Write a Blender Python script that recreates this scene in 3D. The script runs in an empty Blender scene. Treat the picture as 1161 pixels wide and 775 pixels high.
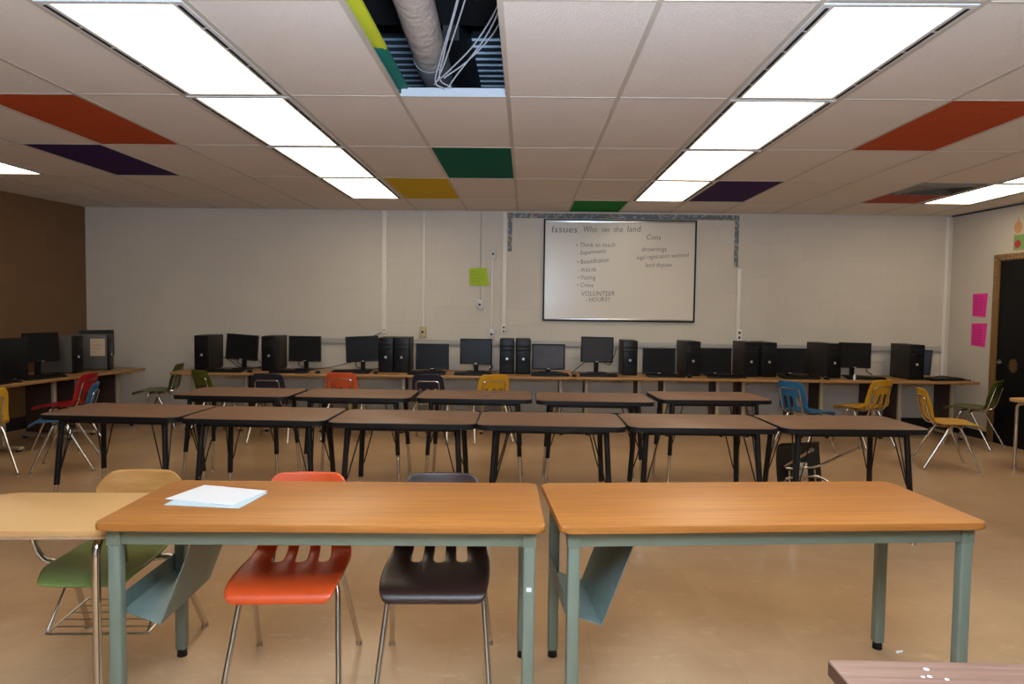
import bpy, bmesh, math, random
from mathutils import Vector, Matrix
random.seed(7)
R = math.radians
S = bpy.context.scene
COL = S.collection
PI = math.pi
CEIL = 2.747          # ceiling height
WALLY = 9.07          # back wall
GX0, GP = -0.1243, 0.6523     # ceiling grid
GY0, GQ = 4.2014, 1.3046
def gx(i): return GX0 + GP * i
def gy(j): return GY0 + GQ * j

# ------------------------------------------------------------------ materials
def new_mat(name):
    m = bpy.data.materials.new(name); m.use_nodes = True
    nt = m.node_tree
    b = nt.nodes['Principled BSDF']
    return m, nt, b
def mat(name, col, rough=0.5, metal=0.0, var=0.0, scale=12.0, bump=0.0, bscale=60.0, spec=None, stretch=(1, 1, 1), coat=0.0):
    m, nt, b = new_mat(name)
    b.inputs['Roughness'].default_value = rough
    b.inputs['Metallic'].default_value = metal
    if spec is not None: b.inputs['Specular IOR Level'].default_value = spec
    if coat: b.inputs['Coat Weight'].default_value = coat; b.inputs['Coat Roughness'].default_value = .15
    tc = nt.nodes.new('ShaderNodeTexCoord')
    mp = nt.nodes.new('ShaderNodeMapping'); mp.inputs['Scale'].default_value = stretch
    nt.links.new(tc.outputs['Object'], mp.inputs['Vector'])
    n = nt.nodes.new('ShaderNodeTexNoise'); n.inputs['Scale'].default_value = scale; n.inputs['Detail'].default_value = 5
    nt.links.new(mp.outputs[0], n.inputs['Vector'])
    mix = nt.nodes.new('ShaderNodeMix'); mix.data_type = 'RGBA'
    c = Vector(col[:3])
    mix.inputs[6].default_value = (*(c * (1 - var)), 1)
    mix.inputs[7].default_value = (*(c * (1 + var)), 1)
    nt.links.new(n.outputs['Fac'], mix.inputs[0])
    nt.links.new(mix.outputs[2], b.inputs['Base Color'])
    if bump:
        n2 = nt.nodes.new('ShaderNodeTexNoise'); n2.inputs['Scale'].default_value = bscale; n2.inputs['Detail'].default_value = 4
        nt.links.new(mp.outputs[0], n2.inputs['Vector'])
        bp = nt.nodes.new('ShaderNodeBump'); bp.inputs['Strength'].default_value = bump; bp.inputs['Distance'].default_value = .01
        nt.links.new(n2.outputs['Fac'], bp.inputs['Height']); nt.links.new(bp.outputs[0], b.inputs['Normal'])
    return m
def wood(name, c1, c2, c3, rough=0.35, axis=0, scale=1.0, streak=28, coat=0.0):
    """laminate with long straight grain along one axis"""
    m, nt, b = new_mat(name)
    b.inputs['Roughness'].default_value = rough; b.inputs['Specular IOR Level'].default_value = .3
    if coat: b.inputs['Coat Weight'].default_value = coat; b.inputs['Coat Roughness'].default_value = .2
    tc = nt.nodes.new('ShaderNodeTexCoord')
    mp = nt.nodes.new('ShaderNodeMapping')
    sc = [streak * scale] * 3; sc[axis] = 1.3 * scale
    mp.inputs['Scale'].default_value = sc
    nt.links.new(tc.outputs['Object'], mp.inputs['Vector'])
    n = nt.nodes.new('ShaderNodeTexNoise'); n.inputs['Scale'].default_value = 1.6; n.inputs['Detail'].default_value = 7
    n.inputs['Roughness'].default_value = .65; n.inputs['Distortion'].default_value = .4
    nt.links.new(mp.outputs[0], n.inputs['Vector'])
    cr = nt.nodes.new('ShaderNodeValToRGB')
    cr.color_ramp.elements[0].position = .3; cr.color_ramp.elements[0].color = (*c1, 1)
    cr.color_ramp.elements[1].position = .72; cr.color_ramp.elements[1].color = (*c3, 1)
    e = cr.color_ramp.elements.new(.5); e.color = (*c2, 1)
    nt.links.new(n.outputs['Fac'], cr.inputs[0]); nt.links.new(cr.outputs[0], b.inputs['Base Color'])
    return m

M = {}
M['chrome'] = mat('chrome', (.62, .6, .57), .16, 1.0, .05)
M['chrome_worn'] = mat('worn chrome', (.42, .40, .37), .28, 1.0, .2, 40)
M['black_metal'] = mat('black painted metal', (.007, .007, .008), .4, 0, .1, spec=.3)
M['black_rubber'] = mat('black rubber edge', (.006, .006, .0075), .42, 0, .1, spec=.28)
M['black_plastic'] = mat('black plastic', (.008, .008, .009), .4, 0, .15, spec=.25)
M['black_gloss'] = mat('black glossy bezel', (.006, .006, .007), .35, 0, .1, spec=.2)
M['tower_side'] = mat('charcoal sheet metal', (.026, .022, .019), .5, .0, .15, spec=.3)
M['tower_grey'] = mat('grey sheet metal', (.075, .066, .056), .5, .0, .1)
M['silver'] = mat('silver plastic', (.6, .58, .55), .3, .6, .05)
M['screen'] = mat('dark lcd screen', (.010, .010, .011), .35, 0, .1, spec=.2)
M['screen_grey'] = mat('grey lcd screen with painted reflection', (.085, .085, .105), .5, 0, .35, 9, spec=.2)  # bluish grey reflection on the screen is put into the base colour
M['screen_slate'] = mat('slate grey lcd screen', (.038, .038, .043), .45, 0, .1, 3, spec=.2)
M['teal'] = mat('grey green enamel', (.165, .205, .165), .4, 0, .06, 20)
M['teal_sheet'] = mat('blue green sheet metal', (.15, .21, .195), .42, .0, .25, 14)
M['oak'] = wood('oak laminate', (.31, .115, .024), (.39, .150, .032), (.475, .200, .049), .42, 0, 1.0, 30)
M['oak_edge'] = wood('oak edge', (.33, .12, .03), (.39, .15, .04), (.44, .19, .055), .4, 0, 1.0, 22)
M['brown_lam'] = wood('brown walnut laminate', (.120, .060, .034), (.165, .083, .046), (.21, .112, .066), .45, 0, 1.0, 30)
M['walnut'] = wood('dark walnut laminate', (.14, .08, .06), (.2, .115, .085), (.27, .165, .13), .4, 0, 1.2, 30)
M['desk_oak'] = wood('desk oak laminate', (.27, .135, .048), (.34, .175, .064), (.41, .22, .09), .38, 0, 1.0, 24)
M['side_brown'] = mat('brown side panel', (.06, .03, .02), .5, 0, .15)
M['beige_metal'] = mat('beige enamelled metal', (.42, .345, .245), .45, 0, .05)
M['tan_top'] = mat('tan speckled laminate', (.57, .33, .13), .4, 0, .06, 90)
M['particle'] = mat('chipped particle board edge', (.42, .26, .15), .8, 0, .4, 60)
M['ply'] = wood('bent plywood', (.38, .18, .05), (.46, .23, .07), (.53, .29, .10), .32, 0, 1.5, 10, .2)
M['paper'] = mat('white paper', (.70, .71, .74), .7, 0, .01)
M['paper_blue'] = mat('pale blue paper', (.48, .62, .68), .7, 0, .01)
M['paper_tan'] = mat('tan paper', (.50, .38, .26), .8, 0, .03)
M['lime'] = mat('lime green poster paper', (.38, .52, .02), .75, 0, .03)
M['pink'] = mat('hot pink paper', (.80, .03, .30), .75, 0, .03)
M['ink'] = mat('dark marker ink', (.10, .085, .08), .7)
M['ink_pink'] = mat('purple ink', (.28, .02, .14), .7)
M['ink_lime'] = mat('olive ink', (.16, .24, .02), .7)
M['white_board'] = mat('whiteboard enamel', (.64, .57, .48), .27, 0, .01)
M['aluminium'] = mat('aluminium', (.62, .60, .58), .3, 1.0, .05)
M['white_metal'] = mat('white painted metal', (.62, .60, .57), .4, 0, .03)
M['raceway'] = mat('cream raceway', (.74, .68, .60), .5, 0, .03)
M['raceway_grey'] = mat('grey raceway', (.40, .37, .34), .5, 0, .03)
M['plate_beige'] = mat('beige outlet box', (.55, .42, .20), .5, 0, .03)
M['steel_plate'] = mat('brushed steel plate', (.50, .49, .47), .5, .2, .05)
M['door_black'] = mat('black painted door', (.006, .006, .006), .55, 0, .2, spec=.15)
M['emblem'] = mat('brown emblem', (.11, .055, .02), .6)
M['black_slot'] = mat('black air slot', (.004, .004, .004), .8)
M['white_duct'] = mat('wrinkled white duct jacket', (.56, .46, .39), .55, 0, .08, 8, .9, 16, stretch=(1, 1, 1))
M['brown_duct'] = mat('brown duct collar', (.30, .17, .08), .6)
M['grey_plastic'] = mat('grey plastic sleeve', (.28, .26, .26), .35, 0, .1, 20, .6, 30)
M['cable_white'] = mat('white cable', (.36, .35, .36), .45)
M['cable_black'] = mat('black cable', (.01, .01, .012), .5)
M['deck'] = mat('galvanised roof deck', (.20, .25, .30), .4, .3, .15, 6)
M['dark_steel'] = mat('dark steel', (.015, .013, .014), .6)
M['base_black'] = mat('black rubber baseboard', (.012, .011, .011), .5)
M['block_wood'] = mat('small wood block', (.36, .16, .06), .6, 0, .1)
M['green_card'] = mat('green card', (.18, .32, .10), .7)
M['red_card'] = mat('red card', (.40, .03, .03), .7)
M['yellow_card'] = mat('tan card', (.55, .38, .18), .7)
M['pumpkin'] = mat('orange paper', (.62, .30, .13), .7, 0, .1)
M['purple_card'] = mat('dark purple paper', (.12, .02, .08), .7)

TILE = dict(orange=(.44, .072, .018), purple=(.042, .017, .095), yellow=(.66, .45, .008), dgreen=(.0, .12, .07),
            green=(.015, .22, .025), brick=(.40, .095, .055))
for k, c in TILE.items():
    M['tile_' + k] = mat('painted ceiling tile ' + k, c, .8, 0, .16, 7, .25, 120, spec=.12)
def two_tone():
    m, nt, b = new_mat('yellow and green painted tile'); b.inputs['Roughness'].default_value = .7
    tc = nt.nodes.new('ShaderNodeTexCoord'); sx = nt.nodes.new('ShaderNodeSeparateXYZ')
    nt.links.new(tc.outputs['Object'], sx.inputs[0])
    n = nt.nodes.new('ShaderNodeTexNoise'); n.inputs['Scale'].default_value = 14
    nt.links.new(tc.outputs['Object'], n.inputs['Vector'])
    ma = nt.nodes.new('ShaderNodeMath'); ma.operation = 'MULTIPLY_ADD'; ma.inputs[1].default_value = .12
    nt.links.new(n.outputs['Fac'], ma.inputs[0]); nt.links.new(sx.outputs[1], ma.inputs[2])
    cr = nt.nodes.new('ShaderNodeValToRGB'); cr.color_ramp.interpolation = 'CONSTANT'
    cr.color_ramp.elements[0].color = (.55, .58, .02, 1)
    cr.color_ramp.elements[1].position = .06; cr.color_ramp.elements[1].color = (.0, .17, .13, 1)
    nt.links.new(ma.outputs[0], cr.inputs[0]); nt.links.new(cr.outputs[0], b.inputs['Base Color'])
    return m
M['tile_two'] = two_tone()
SHELL = dict(red=(.60, .075, .014), maroon=(.33, .008, .014), brown=(.030, .014, .011), yellow=(.52, .27, .012), blue=(.012, .11, .25),
             green=(.085, .10, .010), navy=(.012, .014, .028), black=(.01, .01, .01), orange=(.52, .075, .02))
for k, c in SHELL.items():
    M['shell_' + k] = mat(k + ' moulded plastic', c, .34, 0, .08, 30, .12, 220, spec=.4)
M['seat_green'] = mat('green moulded seat', (.17, .235, .07), .42, 0, .08, 30, .12, 220)

def block_wall(name, col, horizontal='X', rough=.55, bump=.35, var=.05):
    m, nt, b = new_mat(name); b.inputs['Roughness'].default_value = rough
    tc = nt.nodes.new('ShaderNodeTexCoord'); sx = nt.nodes.new('ShaderNodeSeparateXYZ')
    nt.links.new(tc.outputs['Object'], sx.inputs[0])
    cb = nt.nodes.new('ShaderNodeCombineXYZ')
    nt.links.new(sx.outputs[0], cb.inputs[0]); nt.links.new(sx.outputs[2], cb.inputs[1])
    br = nt.nodes.new('ShaderNodeTexBrick')
    br.inputs['Scale'].default_value = 1.0; br.inputs['Brick Width'].default_value = .43; br.inputs['Row Height'].default_value = .215
    br.inputs['Mortar Size'].default_value = .006; br.inputs['Mortar Smooth'].default_value = .6
    c = Vector(col)
    br.inputs['Color1'].default_value = (*(c * (1 - var)), 1); br.inputs['Color2'].default_value = (*(c * (1 + var)), 1)
    br.inputs['Mortar'].default_value = (*(c * .97), 1)
    nt.links.new(cb.outputs[0], br.inputs['Vector'])
    n = nt.nodes.new('ShaderNodeTexNoise'); n.inputs['Scale'].default_value = .8; n.inputs['Detail'].default_value = 4
    nt.links.new(tc.outputs['Object'], n.inputs['Vector'])
    mx = nt.nodes.new('ShaderNodeMix'); mx.data_type = 'RGBA'; mx.blend_type = 'MULTIPLY'; mx.inputs[0].default_value = 1
    cr = nt.nodes.new('ShaderNodeValToRGB')
    cr.color_ramp.elements[0].color = (.96, .955, .95, 1); cr.color_ramp.elements[0].position = .3
    cr.color_ramp.elements[1].color = (1.04, 1.04, 1.04, 1); cr.color_ramp.elements[1].position = .7
    nt.links.new(n.outputs['Fac'], cr.inputs[0])
    nt.links.new(br.outputs['Color'], mx.inputs[6]); nt.links.new(cr.outputs[0], mx.inputs[7])
    nt.links.new(mx.outputs[2], b.inputs['Base Color'])
    n2 = nt.nodes.new('ShaderNodeTexNoise'); n2.inputs['Scale'].default_value = 90
    nt.links.new(tc.outputs['Object'], n2.inputs['Vector'])
    ad = nt.nodes.new('ShaderNodeMath'); ad.operation = 'MULTIPLY_ADD'; ad.inputs[1].default_value = -1.0
    sc = nt.nodes.new('ShaderNodeMath'); sc.operation = 'MULTIPLY'; sc.inputs[1].default_value = .12
    nt.links.new(n2.outputs['Fac'], sc.inputs[0])
    nt.links.new(br.outputs['Fac'], ad.inputs[0]); nt.links.new(sc.outputs[0], ad.inputs[2])
    bp = nt.nodes.new('ShaderNodeBump'); bp.inputs['Strength'].default_value = bump; bp.inputs['Distance'].default_value = .006
    nt.links.new(ad.outputs[0], bp.inputs['Height']); nt.links.new(bp.outputs[0], b.inputs['Normal'])
    return m
M['wall_white'] = block_wall('white painted block', (.585, .515, .425), var=.015, bump=.25)
M['wall_brown'] = block_wall('brown painted block', (.165, .082, .032))
M['wall_smooth'] = mat('white painted plaster', (.57, .505, .42), .6, 0, .03, 2, .15, 60)

def floor_mat():
    m, nt, b = new_mat('waxed tan vinyl tile')
    tc = nt.nodes.new('ShaderNodeTexCoord')
    br = nt.nodes.new('ShaderNodeTexBrick'); br.offset = 0
    br.inputs['Scale'].default_value = 1; br.inputs['Brick Width'].default_value = .3048; br.inputs['Row Height'].default_value = .3048
    br.inputs['Mortar Size'].default_value = .0012; br.inputs['Mortar Smooth'].default_value = .3
    br.inputs['Color1'].default_value = (.435, .275, .148, 1); br.inputs['Color2'].default_value = (.475, .302, .166, 1)
    br.inputs['Mortar'].default_value = (.38, .245, .125, 1)
    nt.links.new(tc.outputs['Object'], br.inputs['Vector'])
    n = nt.nodes.new('ShaderNodeTexNoise'); n.inputs['Scale'].default_value = 1.3; n.inputs['Detail'].default_value = 6; n.inputs['Distortion'].default_value = .6
    nt.links.new(tc.outputs['Object'], n.inputs['Vector'])
    cr = nt.nodes.new('ShaderNodeValToRGB')
    cr.color_ramp.elements[0].color = (.80, .77, .74, 1); cr.color_ramp.elements[0].position = .3
    cr.color_ramp.elements[1].color = (1.10, 1.12, 1.15, 1); cr.color_ramp.elements[1].position = .72
    nt.links.new(n.outputs['Fac'], cr.inputs[0])
    mx = nt.nodes.new('ShaderNodeMix'); mx.data_type = 'RGBA'; mx.blend_type = 'MULTIPLY'; mx.inputs[0].default_value = 1
    nt.links.new(br.outputs['Color'], mx.inputs[6]); nt.links.new(cr.outputs[0], mx.inputs[7])
    # pale scuffs
    mp = nt.nodes.new('ShaderNodeMapping'); mp.inputs['Scale'].default_value = (2.2, 4.2, 1); mp.inputs['Rotation'].default_value = (0, 0, .5)
    nt.links.new(tc.outputs['Object'], mp.inputs['Vector'])
    n3 = nt.nodes.new('ShaderNodeTexNoise'); n3.inputs['Scale'].default_value = 3.2; n3.inputs['Detail'].default_value = 9; n3.inputs['Roughness'].default_value = .72
    nt.links.new(mp.outputs[0], n3.inputs['Vector'])
    c3 = nt.nodes.new('ShaderNodeValToRGB')
    c3.color_ramp.elements[0].position = .56; c3.color_ramp.elements[0].color = (0, 0, 0, 1)
    c3.color_ramp.elements[1].position = .70; c3.color_ramp.elements[1].color = (.55, .55, .55, 1)
    nt.links.new(n3.outputs['Fac'], c3.inputs[0])
    m2 = nt.nodes.new('ShaderNodeMix'); m2.data_type = 'RGBA'
    m2.inputs[7].default_value = (.58, .43, .28, 1)
    nt.links.new(c3.outputs[0], m2.inputs[0]); nt.links.new(mx.outputs[2], m2.inputs[6])
    nt.links.new(m2.outputs[2], b.inputs['Base Color'])
    rr = nt.nodes.new('ShaderNodeMapRange'); rr.inputs[3].default_value = .26; rr.inputs[4].default_value = .42
    nt.links.new(n3.outputs['Fac'], rr.inputs[0]); nt.links.new(rr.outputs[0], b.inputs['Roughness'])
    n4 = nt.nodes.new('ShaderNodeTexNoise'); n4.inputs['Scale'].default_value = 7
    nt.links.new(tc.outputs['Object'], n4.inputs['Vector'])
    bp = nt.nodes.new('ShaderNodeBump'); bp.inputs['Strength'].default_value = .06; bp.inputs['Distance'].default_value = .02
    nt.links.new(n4.outputs['Fac'], bp.inputs['Height']); nt.links.new(bp.outputs[0], b.inputs['Normal'])
    return m
M['floor'] = floor_mat()
M['tile_white'] = mat('white acoustic tile', (.74, .665, .59), .85, 0, .05, 60, .5, 130)
M['grid'] = mat('cream ceiling grid', (.52, .46, .38), .5, 0, .03)

def diffuser_mat():
    m, nt, b = new_mat('lit prismatic diffuser')
    nt.nodes.remove(b)
    out = nt.nodes['Material Output']
    em = nt.nodes.new('ShaderNodeEmission')
    tc = nt.nodes.new('ShaderNodeTexCoord'); sx = nt.nodes.new('ShaderNodeSeparateXYZ')
    nt.links.new(tc.outputs['Object'], sx.inputs[0])
    mu = nt.nodes.new('ShaderNodeMath'); mu.operation = 'MULTIPLY'; mu.inputs[1].default_value = 2 * PI / .165
    nt.links.new(sx.outputs[0], mu.inputs[0])
    co = nt.nodes.new('ShaderNodeMath'); co.operation = 'COSINE'; nt.links.new(mu.outputs[0], co.inputs[0])
    ma = nt.nodes.new('ShaderNodeMapRange'); ma.inputs[1].default_value = -1; ma.inputs[2].default_value = 1
    ma.inputs[3].default_value = LAMP * .82; ma.inputs[4].default_value = LAMP * 1.15
    nt.links.new(co.outputs[0], ma.inputs[0])
    em.inputs['Color'].default_value = (1.0, .87, .635, 1)
    nt.links.new(ma.outputs[0], em.inputs['Strength'])
    nt.links.new(em.outputs[0], out.inputs['Surface'])
    return m
LAMP = 3.0
M['diffuser'] = diffuser_mat()
def border_mat():
    m, nt, b = new_mat('speckled bulletin border'); b.inputs['Roughness'].default_value = .7
    tc = nt.nodes.new('ShaderNodeTexCoord')
    v = nt.nodes.new('ShaderNodeTexVoronoi'); v.inputs['Scale'].default_value = 38
    nt.links.new(tc.outputs['Object'], v.inputs['Vector'])
    hs = nt.nodes.new('ShaderNodeValToRGB'); hs.color_ramp.interpolation = 'CONSTANT'
    cols = [(0, (.16, .17, .17)), (.34, (.30, .30, .29)), (.5, (.13, .17, .20)), (.66, (.38, .36, .33)), (.76, (.30, .15, .09)), (.82, (.13, .17, .14)), (.93, (.33, .27, .15))]
    el = hs.color_ramp.elements
    el[0].position = 0; el[0].color = (*cols[0][1], 1); el[1].position = cols[1][0]; el[1].color = (*cols[1][1], 1)
    for p, c in cols[2:]:
        e = el.new(p); e.color = (*c, 1)
    sp = nt.nodes.new('ShaderNodeSeparateColor'); nt.links.new(v.outputs['Color'], sp.inputs[0])
    nt.links.new(sp.outputs[0], hs.inputs[0]); nt.links.new(hs.outputs[0], b.inputs['Base Color'])
    return m
M['border'] = border_mat()
def dotted_wood():
    m, nt, b = new_mat('brown dotted door trim'); b.inputs['Roughness'].default_value = .5
    tc = nt.nodes.new('ShaderNodeTexCoord')
    v = nt.nodes.new('ShaderNodeTexVoronoi'); v.inputs['Scale'].default_value = 22; v.inputs['Randomness'].default_value = .35
    nt.links.new(tc.outputs['Object'], v.inputs['Vector'])
    cr = nt.nodes.new('ShaderNodeValToRGB')
    cr.color_ramp.elements[0].position = .24; cr.color_ramp.elements[0].color = (.34, .21, .09, 1)
    cr.color_ramp.elements[1].position = .32; cr.color_ramp.elements[1].color = (.20, .105, .035, 1)
    nt.links.new(v.outputs['Distance'], cr.inputs[0]); nt.links.new(cr.outputs[0], b.inputs['Base Color'])
    return m
M['door_trim'] = dotted_wood()
M['door_wood'] = wood('brown door jamb', (.17, .085, .028), (.20, .105, .035), (.23, .125, .045), .45, 2, 1, 14)

# ------------------------------------------------------------------ mesh helpers
def box(bm, c, d, rot=None, bev=0.0, seg=2):
    t = Matrix.Translation(Vector(c))
    if rot is not None: t = t @ rot
    r = bmesh.ops.create_cube(bm, size=1.0, matrix=t @ Matrix.Diagonal((d[0], d[1], d[2], 1)))
    if bev > 0:
        vs = set(r['verts']); es = [e for e in bm.edges if e.verts[0] in vs and e.verts[1] in vs]
        bmesh.ops.bevel(bm, geom=es, offset=bev, segments=seg, affect='EDGES', profile=.5)
def cyl(bm, a, b, r, r2=None, n=16):
    a = Vector(a); b = Vector(b); d = b - a
    q = Vector((0, 0, 1)).rotation_difference(d.normalized()).to_matrix().to_4x4()
    bmesh.ops.create_cone(bm, cap_ends=True, segments=n, radius1=r, radius2=r if r2 is None else r2, depth=d.length,
                          matrix=Matrix.Translation((a + b) / 2) @ q)
def fillet(pts, rad, n=5):
    pts = [Vector(p) for p in pts]; out = [pts[0]]
    for i in range(1, len(pts) - 1):
        p0, p, p1 = pts[i - 1], pts[i], pts[i + 1]
        a = (p0 - p); b = (p1 - p); r = min(rad, a.length * .48, b.length * .48)
        s = p + a.normalized() * r; e = p + b.normalized() * r
        for k in range(n + 1):
            t = k / n
            out.append(s * (1 - t) ** 2 + p * 2 * t * (1 - t) + e * t * t)
    out.append(pts[-1]); return out
def tube(bm, pts, r, n=10, rad=None, closed=False):
    pts = fillet(pts, rad) if rad else [Vector(p) for p in pts]
    rings = []; N = None
    for i, p in enumerate(pts):
        if i == 0: t = pts[1] - p
        elif i == len(pts) - 1: t = p - pts[i - 1]
        else: t = (pts[i + 1] - p).normalized() + (p - pts[i - 1]).normalized()
        t.normalize()
        if N is None:
            N = Vector((0, 0, 1)) if abs(t.z) < .9 else Vector((1, 0, 0))
        N = (N - t * N.dot(t)).normalized(); B = t.cross(N)
        rr = r[i] if isinstance(r, (list, tuple)) else r
        rings.append([bm.verts.new(p + (N * math.cos(2 * PI * k / n) + B * math.sin(2 * PI * k / n)) * rr) for k in range(n)])
    for a, b in zip(rings, rings[1:]):
        for k in range(n):
            bm.faces.new((a[k], a[(k + 1) % n], b[(k + 1) % n], b[k]))
    bm.faces.new(rings[0][::-1]); bm.faces.new(rings[-1])
def spline(p, n=8):
    p = [Vector(q) for q in p]; p = [p[0] * 2 - p[1]] + p + [p[-1] * 2 - p[-2]]; out = []
    for i in range(1, len(p) - 2):
        for k in range(n):
            t = k / n; a, b_, c, d = p[i - 1:i + 3]
            out.append(.5 * ((2 * b_) + (c - a) * t + (2 * a - 5 * b_ + 4 * c - d) * t * t + (3 * b_ - a - 3 * c + d) * t ** 3))
    return out + [p[-2]]
def rrect(w, d, r, n=6):
    out = []
    for cx, cy, a0 in ((w / 2 - r, d / 2 - r, 0), (-w / 2 + r, d / 2 - r, 90), (-w / 2 + r, -d / 2 + r, 180), (w / 2 - r, -d / 2 + r, 270)):
        for k in range(n + 1):
            a = R(a0 + 90 * k / n); out.append((cx + r * math.cos(a), cy + r * math.sin(a)))
    return out
def prism(bm, poly, z0, z1, bev=0.0):
    b = [bm.verts.new((x, y, z0)) for x, y in poly]; t = [bm.verts.new((x, y, z1)) for x, y in poly]
    n = len(poly); fs = [bm.faces.new(b[::-1]), bm.faces.new(t)]
    for k in range(n):
        fs.append(bm.faces.new((b[k], b[(k + 1) % n], t[(k + 1) % n], t[k])))
    if bev:
        bm.edges.ensure_lookup_table()
        es = list(fs[0].edges) + list(fs[1].edges)
        bmesh.ops.bevel(bm, geom=es, offset=bev, segments=3, affect='EDGES', profile=.5)
def plate(bm, pts, th):
    """polygon given in 3-D, thickened along its normal"""
    v = [Vector(p) for p in pts]
    nrm = (v[1] - v[0]).cross(v[2] - v[0]).normalized() * th
    a = [bm.verts.new(p) for p in v]; b = [bm.verts.new(p + nrm) for p in v]; n = len(v)
    bm.faces.new(a[::-1]); bm.faces.new(b)
    for k in range(n): bm.faces.new((a[k], a[(k + 1) % n], b[(k + 1) % n], b[k]))
def obj(name, bm, m, parent=None, smooth=True, loc=None, angle=40):
    bmesh.ops.recalc_face_normals(bm, faces=bm.faces[:])
    me = bpy.data.meshes.new(name)
    if smooth:
        for f in bm.faces: f.smooth = True
        for e in bm.edges:
            if len(e.link_faces) == 2 and e.calc_face_angle(0) > R(angle): e.smooth = False
    bm.to_mesh(me); bm.free()
    for x in (m if isinstance(m, (list, tuple)) else [m]): me.materials.append(x)
    o = bpy.data.objects.new(name, me); COL.objects.link(o)
    if parent is not None: o.parent = parent
    if loc is not None: o.location = loc
    return o
def thing(name, label, cat, loc=(0, 0, 0), rz=0.0, group=None, rot=None):
    o = bpy.data.objects.new(name, None); COL.objects.link(o)
    o.empty_display_size = .1
    o.location = loc; o.rotation_euler = rot if rot else (0, 0, R(rz))
    return tag(o, label, cat, group)
def tag(o, label, cat, group=None):
    o['label'] = label; o['category'] = cat
    if group: o['group'] = group
    return o
def struct(o):
    o['kind'] = 'structure'; return o
def dup(root, loc, rz, label, group=None, rot=None, mats=None):
    r = root.copy(); COL.objects.link(r); r.location = loc
    r.rotation_euler = rot if rot else (0, 0, R(rz)); r['label'] = label
    if group: r['group'] = group
    def rec(src, dst):
        for ch in list(src.children):
            c = ch.copy(); COL.objects.link(c); c.parent = dst
            if mats and ch.name.split('.')[0] in mats:
                c.material_slots[0].link = 'OBJECT'; c.material_slots[0].material = mats[ch.name.split('.')[0]]
            rec(ch, c)
    rec(root, r)
    return r
B = bmesh.new

# ------------------------------------------------------------------ the room
LW0, LW1 = Vector((-5.80, 9.07)), Vector((-5.80 - .141 * 11.6, 9.07 - 11.6))      # left wall, inside face
RW0 = Vector((5.45, 9.07)); RU = Vector((.1, -1)).normalized(); RW1 = RW0 + RU * 11.66
TOPZ = 3.85
b = B(); box(b, (0, 3.2, -.05), (17, 13.4, .1)); struct(obj('floor', b, M['floor'], smooth=False))
b = B(); box(b, (0, 0, TOPZ / 2), (13.4, .2, TOPZ)); o = struct(obj('wall_back', b, M['wall_white'], smooth=False, loc=(-.1, WALLY + .1, 0)))
def side_wall(name, p0, p1, m, side):
    d = (p1 - p0); L = d.length; ang = math.atan2(d.y, d.x)
    b = B(); box(b, (L / 2, side * .1, TOPZ / 2), (L, .2, TOPZ))
    o = struct(obj(name, b, m, smooth=False)); o.location = (p0.x, p0.y, 0); o.rotation_euler = (0, 0, ang); return o
side_wall('wall_left', LW0, LW1, M['wall_brown'], -1)
wr = side_wall('wall_right', RW0, RW1, M['wall_smooth'], 1)
b = B(); box(b, (0, -2.6, TOPZ / 2), (15.5, .2, TOPZ)); struct(obj('wall_front', b, M['wall_smooth'], smooth=False))
# baseboards
b = B(); box(b, (-.15, WALLY - .006, .075), (11.2, .012, .15), bev=.003); struct(obj('baseboard_back', b, M['base_black']))
def along_right(s, z, off=0.0):
    n = Vector((-1, -.1)).normalized(); p = RW0 + RU * s + n * off
    return Vector((p.x, p.y, z))
RA = math.atan2(RU.y, RU.x)
def on_right(o, s, z, off=.0):
    o.location = along_right(s, z, off); o.rotation_euler = (0, 0, RA); return o
def on_left(s, off):
    d = (LW1 - LW0).normalized(); n = Vector((-d.y, d.x)); p = LW0 + d * s + n * off
    return p
b = B(); box(b, (.375, 0, .05), (.74, .012, .10), bev=.003); on_right(struct(obj('baseboard_right', b, M['base_black'])), 0, 0, .006)
d = (LW1 - LW0).normalized()
b = B(); box(b, (4, 0, .075), (8, .012, .15), bev=.003); o = struct(obj('baseboard_left', b, M['base_black']))
p = on_left(.02, .006); o.location = (p.x, p.y, 0); o.rotation_euler = (0, 0, math.atan2(d.y, d.x))

# ceiling: white lay-in tiles, with open cells for lamps, painted tiles and the hole
LIGHTS = [(-3, -1), (-3, 0), (-3, 1), (-3, 2), (2, -2), (2, -1), (2, 0), (2, 1), (2, 2), (7, 2), (7, 1), (-8, 1)]
PAINT = {(-5, 0): 'orange', (-6, 1): 'purple', (-1, 1): 'dgreen', (-2, 2): 'yellow', (1, 3): 'green', (4, 0): 'orange', (3, 2): 'purple'}
HOLE = {(-1, -1), (-1, -2)}
skip = set(LIGHTS) | set(PAINT) | HOLE | {(6, 2)}
b = B()
yend = WALLY
for i in range(-12, 11):
    for j in range(-6, 4):
        if (i, j) in skip: continue
        x0, x1 = gx(i), gx(i + 1); y0, y1 = gy(j), min(gy(j + 1), yend + .05)
        box(b, ((x0 + x1) / 2, (y0 + y1) / 2, CEIL + .016), (x1 - x0 - .004, y1 - y0 - .004, .016))
struct(obj('ceiling', b, M['tile_white'], smooth=False))
b = B()
def bar(x0, x1, y0, y1, h=.03):
    box(b, ((x0 + x1) / 2, (y0 + y1) / 2, CEIL + .0065), (x1 - x0, y1 - y0, .003))
    w = .003
    if x1 - x0 < y1 - y0: box(b, ((x0 + x1) / 2, (y0 + y1) / 2, CEIL + .008 + h / 2), (w, y1 - y0, h))
    else: box(b, ((x0 + x1) / 2, (y0 + y1) / 2, CEIL + .008 + h / 2), (x1 - x0, w, h))
T = .0125; TC = .007
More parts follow.
